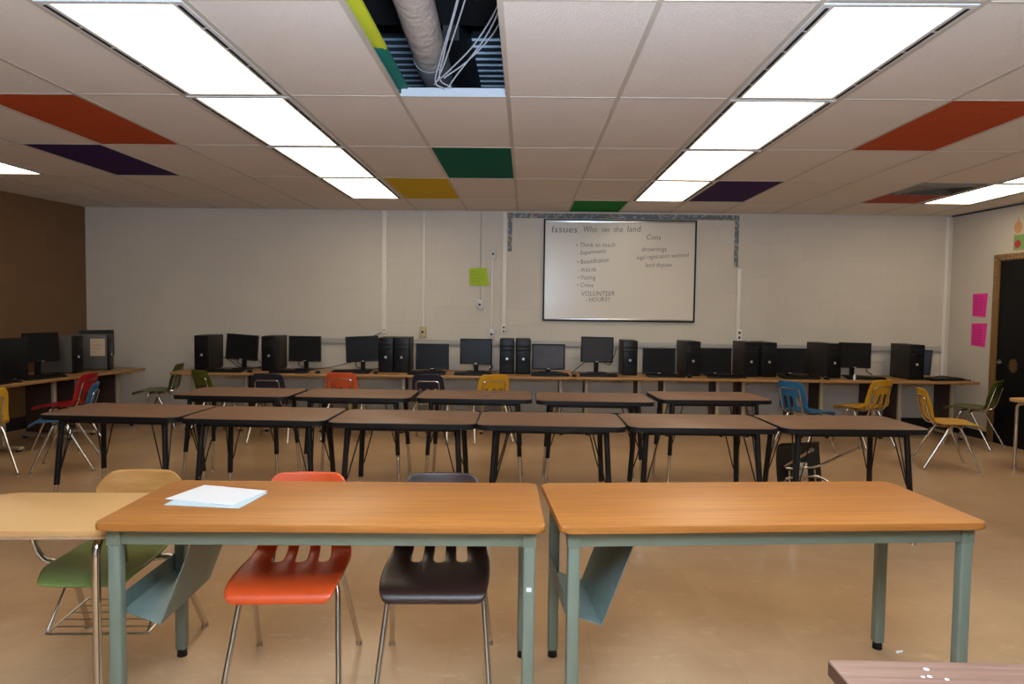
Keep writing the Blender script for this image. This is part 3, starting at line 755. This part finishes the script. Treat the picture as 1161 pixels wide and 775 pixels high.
# ------------------------------------------------------------------ front teaching tables
def teacher_table(name, label, loc, rz, w, d, sticker):
    t = thing(name, label, 'table', loc, rz, 'front oak and green tables')
    b = B(); prism(b, rrect(w, d, .03, 6), .716, .742, .007); obj('tabletop', b, M['oak'], t)
    ins = .054; lw = .043; aw, ad = w - 2 * ins + .0, d - 2 * ins
    b = B()
    for s in (-1, 1):
        box(b, (0, s * (ad / 2), .686), (aw + lw - .01, .026, .060), bev=.004)
        box(b, (s * (aw / 2), 0, .686), (.026, ad, .060), bev=.004)
    for sx in (-1, 1):
        for sy in (-1, 1): box(b, (sx * aw / 2, sy * ad / 2, .686), (lw + .004, lw + .004, .060), bev=.0015)
    ap = obj('apron', b, M['teal'], t)
    b = B()
    for sx in (-1, 1):
        for dx, dz in ((-.014, .014), (.014, -.014), (.0, .0)):
            cyl(b, (sx * aw / 2 + dx, -ad / 2 - lw / 2 - .003, .684 + dz), (sx * aw / 2 + dx, -ad / 2 - lw / 2 - .0055, .684 + dz), .0035, None, 10)
    obj('screw_head', b, M['teal'], ap)
    for sx in (-1, 1):
        for sy in (-1, 1):
            b = B(); box(b, (sx * aw / 2, sy * ad / 2, .345), (lw, lw, .63), bev=.007, seg=3); l = obj('leg', b, M['teal'], t)
            b = B(); cyl(b, (sx * aw / 2, sy * ad / 2, 0), (sx * aw / 2, sy * ad / 2, .032), .021, .019, 16); obj('glide', b, M['black_rubber'], l)
            if sticker and sx > 0 and sy < 0:
                b = B(); box(b, (sx * aw / 2, -ad / 2 - lw / 2 - .0008, .505), (.018, .0012, .016)); q = obj('sticker', b, M['paper'], l, False); q['label'] = 'small white sticker'
    # folded sheet book holder hung under the left end
    x0 = -w / 2
    f, k = -d / 2 + .115, d / 2 - .06
    b = B()
    P = lambda x, z, y: (x0 + x, y, z)
    prof = [(.31, .688), (.175, .335), (.035, .385), (.035, .45)]
    va = [b.verts.new(P(x, z, f)) for x, z in prof]; vb = [b.verts.new(P(x, z, k)) for x, z in prof]
    for q in range(3): b.faces.new((va[q], va[q + 1], vb[q + 1], vb[q]))
    o = obj('book_holder', b, M['teal_sheet'], t, False)
    s = o.modifiers.new('thickness', 'SOLIDIFY'); s.thickness = .003
    return t
teacher_table('front_table', 'oak topped green legged table with papers on it, left of two in front', (-.714, 2.66, 0), 2.3, 1.563, .605, True)
teacher_table('front_table', 'bare oak topped green legged table, right of two in front', (.888, 2.764, 0), 5.3, 1.575, .61, False)
# papers on the left front table
t = tag(obj('paper_sheet', (lambda b: (box(b, (0, 0, 0), (.30, .225, .0016)), b)[1])(B()), M['paper_blue'], smooth=False, loc=(-1.195, 2.66, .7432)), 'pale blue sheet of paper underneath, on the left front table', 'paper', 'papers on the front table')
t.rotation_euler = (0, 0, R(-6))
t = tag(obj('paper_sheet', (lambda b: (box(b, (0, 0, 0), (.30, .22, .0022)), b)[1])(B()), M['paper'], smooth=False, loc=(-1.215, 2.705, .7455)), 'white sheet of paper lying on the pale blue one on the left front table', 'paper', 'papers on the front table')
t.rotation_euler = (0, 0, R(-14))
# dark walnut table at the lower right corner
t = thing('walnut_table', 'dark walnut topped table cut off at the lower right corner', 'table', (1.43, 1.10, 0), 0)
b = B(); prism(b, rrect(1.5, .80, .012, 3), .708, .740, .002); obj('tabletop', b, M['walnut'], t)
b = B(); prism(b, rrect(1.503, .803, .012, 3), .709, .7385); obj('edge_band', b, mat('dark brown edge band', (.10, .05, .035), .5), t)
for sx in (-1, 1):
    for sy in (-1, 1):
        b = B(); box(b, (sx * .68, sy * .33, .35), (.045, .045, .70), bev=.005); obj('leg', b, M['black_metal'], t)
b = B(); 
for (x, y, r) in ((-.555, .365, .006), (-.565, .335, .005), (-.535, .325, .0045), (-.545, .30, .003), (-.580, .333, .004)):
    cyl(b, (x, y, .740), (x, y, .7408), r, None, 7)
q = obj('paint_spot', b, M['paper'], t, False); q['label'] = 'white flecks'
t.location = (.672 + .75, 1.505 - .40, 0)
t = tag(obj('paper_scrap', (lambda b: (plate(b, [(0, 0, 0), (.03, .006, .004), (.035, .016, .008), (.005, .018, .003)], .001), b)[1])(B()), M['paper'], smooth=False, loc=(1.655, 3.03, .001)),
        'tiny white scrap on the floor beside the right front table leg', 'scrap')
# ------------------------------------------------------------------ student tables
def table_parts(t):
    w, d, z = .965, .60, .755
    b = B(); prism(b, rrect(w - .014, d - .014, .07, 6), z - .028, z, .002); obj('tabletop', b, M['brown_lam'], t)
    b = B(); poly = rrect(w, d, .075, 6); inn = rrect(w - .016, d - .016, .068, 6)
    n = len(poly)
    lo = [b.verts.new((x, y, z - .034)) for x, y in poly]; hi = [b.verts.new((x, y, z - .002)) for x, y in poly]
    li = [b.verts.new((x, y, z - .034)) for x, y in inn]; hh = [b.verts.new((x, y, z - .0005)) for x, y in inn]
    for k in range(n):
        q = (k + 1) % n
        b.faces.new((lo[k], lo[q], hi[q], hi[k])); b.faces.new((hi[k], hi[q], hh[q], hh[k])); b.faces.new((hh[k], hh[q], li[q], li[k])); b.faces.new((li[k], li[q], lo[q], lo[k]))
    obj('edge_band', b, M['black_rubber'], t)
    for s in (-1, 1):
        b = B(); box(b, (0, s * .20, z - .047), (w - .26, .03, .035), bev=.004); obj('rail', b, M['black_metal'], t)
    for sx in (-1, 1):
        for sy in (-1, 1):
            top = Vector((sx * (w / 2 - .125), sy * (d / 2 - .085), z - .03)); bot = Vector((sx * (w / 2 - .085), sy * (d / 2 - .035), 0))
            mid = top.lerp(bot, .62)
            b = B(); tube(b, [top, mid], .0185, 14); cyl(b, top + Vector((0, 0, -.012)), top + Vector((0, 0, .001)), .04, None, 14)
            l = obj('leg', b, M['black_metal'], t)
            b = B(); tube(b, [top.lerp(bot, .60), bot + Vector((0, 0, .02))], .0135, 12)
            e = obj('leg_extension', b, M['chrome'], l)
            b = B(); cyl(b, bot, bot + Vector((0, 0, .022)), .02, .013, 14); obj('glide', b, M['chrome_worn'], l)
            b = B()
            tube(b, [top.lerp(bot, .52), top.lerp(bot, .47) + Vector((-sx * .022, 0, 0)), (top.x - sx * .095, top.y, z - .03)], .0045, 6, .02)
            tube(b, [top.lerp(bot, .55), top.lerp(bot, .50) + Vector((0, -sy * .022, 0)), (top.x, top.y - sy * .10, z - .03)], .0045, 6, .02)
            obj('brace', b, M['black_metal'], t)
ORD = ['leftmost', 'second from the left', 'third from the left', 'fourth from the left', 'fifth from the left']
SP = [(-2.755, 4.80, -2.5, 'leftmost brown topped student table in the nearer row'),
      (-1.775, 4.75, -1, 'brown topped student table second from the left in the nearer row'),
      (-.795, 4.70, 0, 'brown topped student table third from the left in the nearer row'),
      (.172, 4.69, 0, 'brown topped student table third from the right in the nearer row'),
      (1.145, 4.71, 1, 'brown topped student table second from the right in the nearer row'),
      (2.13, 4.76, 3, 'rightmost brown topped student table in the nearer row, over the fallen chair'),
      (-2.42, 5.90, -1, 'leftmost brown topped student table in the farther row'),
      (-1.425, 5.92, 0, 'brown topped student table second from the left in the farther row'),
      (-.42, 5.95, 0, 'middle brown topped student table of the farther row'),
      (.575, 5.91, 0, 'brown topped student table second from the right in the farther row'),
      (1.60, 6.12, 3, 'rightmost brown topped student table in the farther row, turned slightly')]
s0 = None
for x, y, rz, lab in SP:
    if s0 is None:
        s0 = thing('student_table', lab, 'table', (x, y, 0), rz, 'black edged student tables'); table_parts(s0)
    else: dup(s0, (x, y, 0), rz, lab)

# ------------------------------------------------------------------ computer desks
DZ = .70
def desk_parts(t, w=.953, d=.76):
    # front edge at local y = 0, runs back to y = d
    b = B(); poly = [(x, y + d / 2) for x, y in rrect(w, d, .012, 3)]; prism(b, poly, DZ - .030, DZ, .004); obj('desktop', b, M['desk_oak'], t)
    for sx in (-1, 1):
        x = sx * (w / 2 - .155)
        b = B(); box(b, (x, .27, .355), (.042, .035, .62), bev=.004); box(b, (x, .36, .038), (.05, .62, .030), bev=.006)
        box(b, (x, .34, .662), (.05, .5, .02), bev=.003)
        l = obj('leg', b, M['beige_metal'], t)
        for yy in (.085, .64):
            b = B(); cyl(b, (x, yy, 0), (x, yy, .026), .023, .02, 14); obj('glide', b, M['black_rubber'], l)
        b = B(); box(b, (x, .46, .36), (.018, .32, .58), bev=.003); obj('side_panel', b, M['side_brown'], t)
RZM = 1.4
def main_pos(x, back=0.0):
    y = 8.05 + .024 * (x + 4.2)
    return (x - back * math.sin(R(RZM)), y + back * math.cos(R(RZM)))
DL = ['left end oak computer desk of the back row', 'second oak computer desk from the left in the back row', 'third oak computer desk from the left in the back row', 'fourth oak computer desk from the left in the back row',
      'fifth oak computer desk from the left, behind the middle yellow chair', 'fifth oak computer desk from the right, under the whiteboard', 'fourth oak computer desk from the right in the back row',
      'third oak computer desk from the right in the back row', 'second oak computer desk from the right in the back row', 'right end oak computer desk of the back row']
d0 = None
for k in range(10):
    x = -3.70 + .955 * k; px, py = main_pos(x)
    if d0 is None:
        d0 = thing('computer_desk', DL[k], 'desk', (px, py, 0), RZM, 'oak computer desks'); desk_parts(d0)
    else: dup(d0, (px, py, 0), RZM, DL[k])
# left wall desks: front faces +X
LRZ = 82.0
e0 = Vector((-4.73, 8.55)); ed = Vector((-math.sin(R(8)) * 1.0, -math.cos(R(8))))
for k, lab in enumerate(('left wall computer desk nearest the back wall', 'left wall computer desk behind the yellow chair at the left edge', 'left wall computer desk cut off at the left edge')):
    p = e0 + ed * (.48 + .97 * k); dup(d0, (p.x, p.y, 0), LRZ, lab)

# ------------------------------------------------------------------ computers
def tower_parts(t):
    W, D, H = .178, .43, .424       # front face at local y = 0
    b = B(); box(b, (0, .02 + (D - .02) / 2, H / 2 + .006), (W, D - .02, H - .012), bev=.004); obj('case', b, M['tower_side'], t)
    b = B(); box(b, (0, .012, H / 2), (W, .028, H), bev=.008, seg=3)
    bez = obj('front_bezel', b, M['black_gloss'], t)
    b = B(); box(b, (0, -.003, H - .075), (W - .03, .004, .042), bev=.002); box(b, (0, -.003, H - .122), (W - .03, .004, .040), bev=.002); obj('drive_cover', b, M['black_plastic'], bez)
    b = B(); cyl(b, (-.0, .0, H - .238), (-.0, -.008, H - .238), .017, .014, 20); q = obj('power_badge', b, M['silver'], bez); q['label'] = 'round silver badge'
    b = B()
    for k in range(7): box(b, (0, -.003, .035 + k * .014), (W - .05, .004, .006))
    obj('vent_slats', b, M['black_plastic'], bez, False)
    b = B()
    for sx in (-1, 1):
        for yy in (.05, .38): box(b, (sx * .065, yy, .004), (.02, .03, .008))
    obj('foot', b, M['black_rubber'], t, False)
TW = [  # x of front centre, setback, yaw, label
    (-3.93, .30, 0, 'leftmost black tower on the back desks, by the olive chairs'),
    (-3.115, .30, 0, 'black tower between the two leftmost monitors on the back desks'),
    (-1.693, .30, 0, 'left black tower of the pair beside the tilted monitor'),
    (-1.502, .30, 0, 'right black tower of the pair beside the tilted monitor'),
    (-.217, .28, 0, 'left black tower of the pair under the wide raceway behind the yellow chair'),
    (-.018, .28, 0, 'right black tower of the pair, beside the pale grey screen'),
    (1.285, .30, -2, 'lone black tower below the right part of the whiteboard'),
    (2.055, .30, 2, 'black tower between the two low monitors right of the whiteboard'),
    (2.765, .30, 1, 'left black tower of the pair behind the right blue chair'),
    (2.985, .30, 1, 'right black tower of the pair behind the right blue chair'),
    (3.765, .26, 12, 'black tower turned slightly, left of the right yellow chairs'),
    (4.72, .18, 0, 'rightmost black tower, with a monitor half hidden behind it'),
]
t0 = None
for x, bk, yaw, lab in TW:
    px, py = main_pos(x, bk)
    if t0 is None:
        t0 = thing('computer_tower', lab, 'computer tower', (px, py, DZ), RZM + yaw, 'black computer towers'); tower_parts(t0)
    else: dup(t0, (px, py, DZ), RZM + yaw, lab)
def monitor_parts(t, lift, sw=.400, sh=.318, tilt=0, roll=0, mscreen=None):
    # screen faces local -Y; base at origin
    zc = lift + sh / 2
    rot = Matrix.Rotation(R(roll), 4, 'Y') @ Matrix.Rotation(R(-tilt), 4, 'X')
    def place(o): o.location = (0, -.035, zc); o.rotation_euler = rot.to_euler(); return o
    b = B(); box(b, (0, .018, 0), (sw, .030, sh), bev=.008, seg=3); box(b, (0, .045, -.01), (sw * .62, .04, sh * .62), bev=.012)
    h = place(obj('housing', b, M['black_plastic'], t))
    b = B(); bw = .017
    for s in (-1, 1):
        box(b, (s * (sw / 2 - bw / 2), -.002, 0), (bw, .014, sh), bev=.003); box(b, (0, -.002, s * (sh / 2 - bw / 2)), (sw - bw * 1.6, .014, bw), bev=.003)
    obj('bezel', b, M['black_plastic'], h)
    b = B(); box(b, (0, -.0005, 0), (sw - 2 * bw + .004, .008, sh - 2 * bw + .004)); obj('screen', b, mscreen or M['screen'], h, False)
    b = B(); box(b, (0, -.0105, -sh / 2 + bw / 2), (.035, .004, .009), bev=.002); q = obj('badge', b, M['silver'], h); q['label'] = 'small silver badge'
    b = B(); box(b, (0, .03, (lift + sh * .5) / 2 + .006), (.055, .03, lift + sh * .5), bev=.006); obj('stand_neck', b, M['black_plastic'], t)
    b = B(); prism(b, [(x, y - .0) for x, y in rrect(.24, .19, .05, 6)], 0, .014, .005); obj('stand_base', b, M['black_plastic'], t)
MN = [  # x, setback, lift, yaw, roll, width, screen, label
    (-3.52, .55, .115, -4, 3.5, .40, None, 'leftmost monitor on the back desks, leaning to one side'),
    (-2.74, .55, .105, 0, 0, .40, None, 'second monitor from the left on the back desks, left of the orange chair'),
    (-2.01, .48, .115, 3, -3, .405, None, 'tilted monitor beside a pair of black towers, right of the orange chair'),
    (-1.145, .52, .03, 0, 0, .41, None, 'low monitor set close to the desk behind the second navy chair'),
    (-.603, .52, .10, 0, 0, .40, None, 'monitor just left of the middle pair of towers'),
    (.30, .52, .045, 0, 0, .41, 'screen_grey', 'monitor with a pale grey painted reflection on its screen below the whiteboard'),
    (.905, .54, .14, 3, 1, .405, 'screen_slate', 'monitor raised on a tall stand below the middle of the whiteboard'),
    (1.675, .50, .012, 0, 0, .405, None, 'low monitor right of the lone tower under the whiteboard corner'),
    (2.375, .52, .02, 0, 0, .41, None, 'low monitor between a tower and a pair of towers right of the whiteboard'),
    (3.31, .52, .03, 0, 0, .41, None, 'dark monitor half hidden behind the turned tower'),
    (4.13, .54, .11, 0, 1, .40, None, 'monitor behind the right yellow slotted chair'),
    (4.945, .645, .035, -32, 3, .40, None, 'rightmost monitor, half hidden behind the last tower'),
]
def monitor(x, y, z, rz, lift, roll, sw, ms, lab, tilt=2):
    t = thing('computer_monitor', lab, 'monitor', (x, y, z), rz, 'flat computer monitors')
    monitor_parts(t, lift, sw, .318, tilt, roll, M[ms] if ms else None); return t
for x, bk, lift, yaw, roll, sw, ms, lab in MN:
    px, py = main_pos(x, bk); monitor(px, py, DZ, RZM + yaw, lift, roll, sw, ms, lab)
# left desk machines
monitor(-5.27, 7.42, DZ, 74, .155, 0, .40, None, 'tall dark monitor on the left desks between two towers')
monitor(-5.30, 8.47, DZ, 42, .150, 0, .37, None, 'monitor standing between the grey towers on the left desks')
dup(t0, (-5.29, 6.76, DZ), 4, 'black tower with drive slots at the left edge on the left desks', mats={'case': M['black_plastic']})
tg = dup(t0, (-5.09, 7.80, DZ), 92, 'grey sided tower on the left desks beside the tall monitor', mats={'case': M['tower_grey']})
tg2 = dup(t0, (-4.99, 8.26, DZ), 106, 'grey sided tower with a taped tan paper at the end of the left desks', mats={'case': M['tower_grey']})
t = tag(obj('taped_paper', (lambda b: (box(b, (0, 0, 0), (.155, .0015, .205)), b)[1])(B()), M['paper_tan'], smooth=False), 'tan written sheet taped to the side of the far left grey tower', 'paper')
bpy.context.view_layer.update()
t.matrix_world = Matrix.Translation((-4.99, 8.26, DZ)) @ Matrix.Rotation(R(106), 4, 'Z') @ Matrix.Translation((-.0905, .12, .275)) @ Matrix.Rotation(R(-90), 4, 'Z')
for q in range(4): text(('Not', 'working', 'do not', 'use')[q], -.06, .06 - q * .042, .035, M['ink'], t, -.002, 'handwriting', 0, .1, -.003)

def keyboard_parts(t):
    b = B(); box(b, (0, 0, .0155), (.45, .155, .018), Matrix.Rotation(R(3), 4, 'X'), bev=.005); obj('tray', b, M['black_plastic'], t)
    b = B()
    for r_ in range(5):
        for c in range(15): box(b, (-.203 + c * .029, -.052 + r_ * .024, 0.0268 + r_ * .0012), (.024, .019, .006))
    obj('keys', b, M['black_gloss'], t, False)
KB = [(-3.58, .11, 0, 'keyboard in front of the leftmost back monitor'), (-2.80, .10, 2, 'keyboard in front of the second back monitor from the left'), (-2.08, .16, -3, 'keyboard in front of the tilted back monitor'),
      (-1.17, .13, 0, 'keyboard in front of the low monitor behind the second navy chair'), (-.62, .12, 3, 'keyboard behind the middle yellow chair'), (.30, .13, 0, 'keyboard in front of the pale grey screen'),
      (.88, .15, -2, 'keyboard in front of the tall stand monitor'), (1.69, .17, 0, 'keyboard in front of the low monitor right of the lone tower'), (2.42, .18, 0, 'keyboard in front of the low monitor between the right towers'),
      (3.30, .16, 2, 'keyboard behind the right blue chair'), (4.10, .18, 0, 'keyboard behind the right yellow slotted chair'), (5.05, .17, 12, 'keyboard at the right end of the back desks')]
k0 = None
for x, bk, yaw, lab in KB:
    px, py = main_pos(x, bk)
    if k0 is None:
        k0 = thing('keyboard', 'black ' + lab, 'keyboard', (px, py, DZ), RZM + yaw, 'black keyboards'); keyboard_parts(k0)
    else: dup(k0, (px, py, DZ), RZM + yaw, 'black ' + lab)
dup(k0, (-5.07, 7.18, DZ), 76, 'black keyboard before the tall monitor on the left desks')
dup(k0, (-5.13, 6.50, DZ), 84, 'black keyboard at the left edge on the left desks')
def mouse_parts(t):
    b = B(); bmesh.ops.create_uvsphere(b, u_segments=18, v_segments=10, radius=.5, matrix=Matrix.Translation((0, 0, .012)) @ Matrix.Diagonal((.06, .105, .042, 1)))
    for v in b.verts: v.co.z = max(v.co.z, 0)
    obj('mouse_body', b, M['black_plastic'], t)
    b = B(); cyl(b, (-.004, .03, .031), (.004, .03, .031), .007, None, 12); obj('scroll_wheel', b, M['grey_plastic'], t)
m0 = None
for x, bk, lab in ((-3.27, .10, 'black mouse right of the leftmost back keyboard'), (-2.46, .09, 'black mouse left of the orange chair'), (-1.78, .12, 'black mouse right of the orange chair'), (.585, .08, 'dark mouse beside the small wood block'),
                   (1.97, .12, 'black mouse below the right corner of the whiteboard'), (3.60, .10, 'black mouse in front of the turned tower')):
    px, py = main_pos(x, bk)
    if m0 is None:
        m0 = thing('computer_mouse', lab, 'mouse', (px, py, DZ), 5, 'black mice'); mouse_parts(m0)
    else: dup(m0, (px, py, DZ), 5, lab)
dup(m0, (-5.06, 6.80, DZ), 80, 'black mouse near the edge of the left desks')
# small things on the back desks
px, py = main_pos(.505, .25)
b = B(); box(b, (0, 0, .028), (.11, .05, .056), bev=.003); o = tag(obj('wood_block', b, M['block_wood'], loc=(px, py, DZ)), 'small brown wood block right of the pale grey screen', 'wood block')
t = thing('white_bottle', 'tiny white bottle standing on the desk left of the right yellow slotted chair', 'bottle', (*main_pos(3.93, .10), DZ))
b = B(); cyl(b, (0, 0, 0), (0, 0, .05), .016, .015, 16); obj('bottle_body', b, M['white_metal'], t)
b = B(); cyl(b, (0, 0, .05), (0, 0, .068), .009, .008, 12); obj('cap', b, M['paper'], t)
# cables behind the machines
def cable(pts, lab, r=.005):
    b = B(); tube(b, spline([(*main_pos(x, bk), z) for x, bk, z in pts]), r, 8)
    tag(obj('computer_cable', b, M['cable_black']), lab, 'cable', 'black computer cables')
cable([(-3.86, .72, .85), (-3.74, .72, .78), (-3.62, .68, .715), (-3.40, .66, .71), (-3.28, .70, .75)], 'black cable looping behind the leftmost monitor')
cable([(-3.60, .60, .84), (-3.62, .66, .76), (-3.48, .68, .712), (-3.30, .62, .725), (-3.36, .60, .83)], 'black cable hanging under the leftmost monitor')
cable([(-2.80, .62, .83), (-2.86, .66, .75), (-2.70, .66, .71), (-2.50, .60, .72), (-2.30, .64, .76), (-2.05, .70, .84)], 'black cable running between the second and the tilted monitor')
cable([(-2.10, .58, .84), (-2.12, .62, .74), (-1.95, .64, .71), (-1.80, .58, .74), (-1.84, .60, .83)], 'black cable hanging under the tilted monitor')
cable([(-1.86, .98, 1.17), (-1.95, .90, 1.12), (-2.05, .86, 1.05), (-1.98, .82, .95)], 'black cord plugged into the outlet above the tilted monitor')
cable([(-.45, .96, 1.10), (-.43, .92, .98), (-.47, .88, .85), (-.41, .84, .74), (-.44, .74, .712)], 'tangled dark cord hanging beside the middle pair of towers', .009)
cable([(.86, .60, .86), (.78, .62, .84), (.68, .64, .76), (.60, .52, .715), (.50, .40, .71)], 'black cable curving from the tall stand monitor to the wood block')
cable([(.96, .60, .87), (1.08, .64, .80), (1.14, .68, .90), (1.18, .74, 1.0)], 'black cable looping to the lone tower')
cable([(4.44, .78, 1.02), (4.40, .78, .92), (4.45, .76, .84), (4.40, .74, .76), (4.46, .70, .71)], 'black cable hanging left of the rightmost tower', .006)
cable([(5.02, .36, .712), (5.16, .40, .73), (5.30, .33, .715), (5.33, .22, .709), (5.32, .10, .709)], 'black cable coiled by the last keyboard', .008)

# ------------------------------------------------------------------ lights and camera
w = bpy.data.worlds.new('world'); S.world = w; w.use_nodes = True
w.node_tree.nodes['Background'].inputs[0].default_value = (.02, .02, .025, 1); w.node_tree.nodes['Background'].inputs[1].default_value = .2
fl = bpy.data.lights.new('camera_flash', 'AREA'); fl.shape = 'RECTANGLE'; fl.size = .5; fl.size_y = .35; fl.energy = 235; fl.color = (.60, .79, 1.04)
fo = bpy.data.objects.new('camera_flash', fl); COL.objects.link(fo); fo.location = (.05, -.15, 1.86)
fo.rotation_euler = (R(90 + 74), 0, R(0))
cam = bpy.data.cameras.new('camera'); co = bpy.data.objects.new('camera', cam); COL.objects.link(co)
cam.sensor_fit = 'HORIZONTAL'; cam.sensor_width = 36; cam.lens = 788.09 * 36 / 1161; cam.clip_start = .05
yaw, pitch, roll = -.01962, -.04838, -.0129
cy, sy = math.cos(yaw), math.sin(yaw); cp, sp = math.cos(pitch), math.sin(pitch)
F = Vector((sy * cp, cy * cp, sp)); r0 = Vector((cy, -sy, 0)); d0_ = F.cross(r0)
rt = r0 * math.cos(roll) + d0_ * math.sin(roll); dn = d0_ * math.cos(roll) - r0 * math.sin(roll)
mw = Matrix((rt, -dn, -F)).transposed().to_4x4(); mw.translation = (0, 0, 1.5)
co.matrix_world = mw
S.camera = co
S.view_settings.view_transform = 'Standard'; S.view_settings.look = 'None'; S.view_settings.gamma = 1; S.view_settings.use_curve_mapping = False
S.view_settings.exposure = 1.2
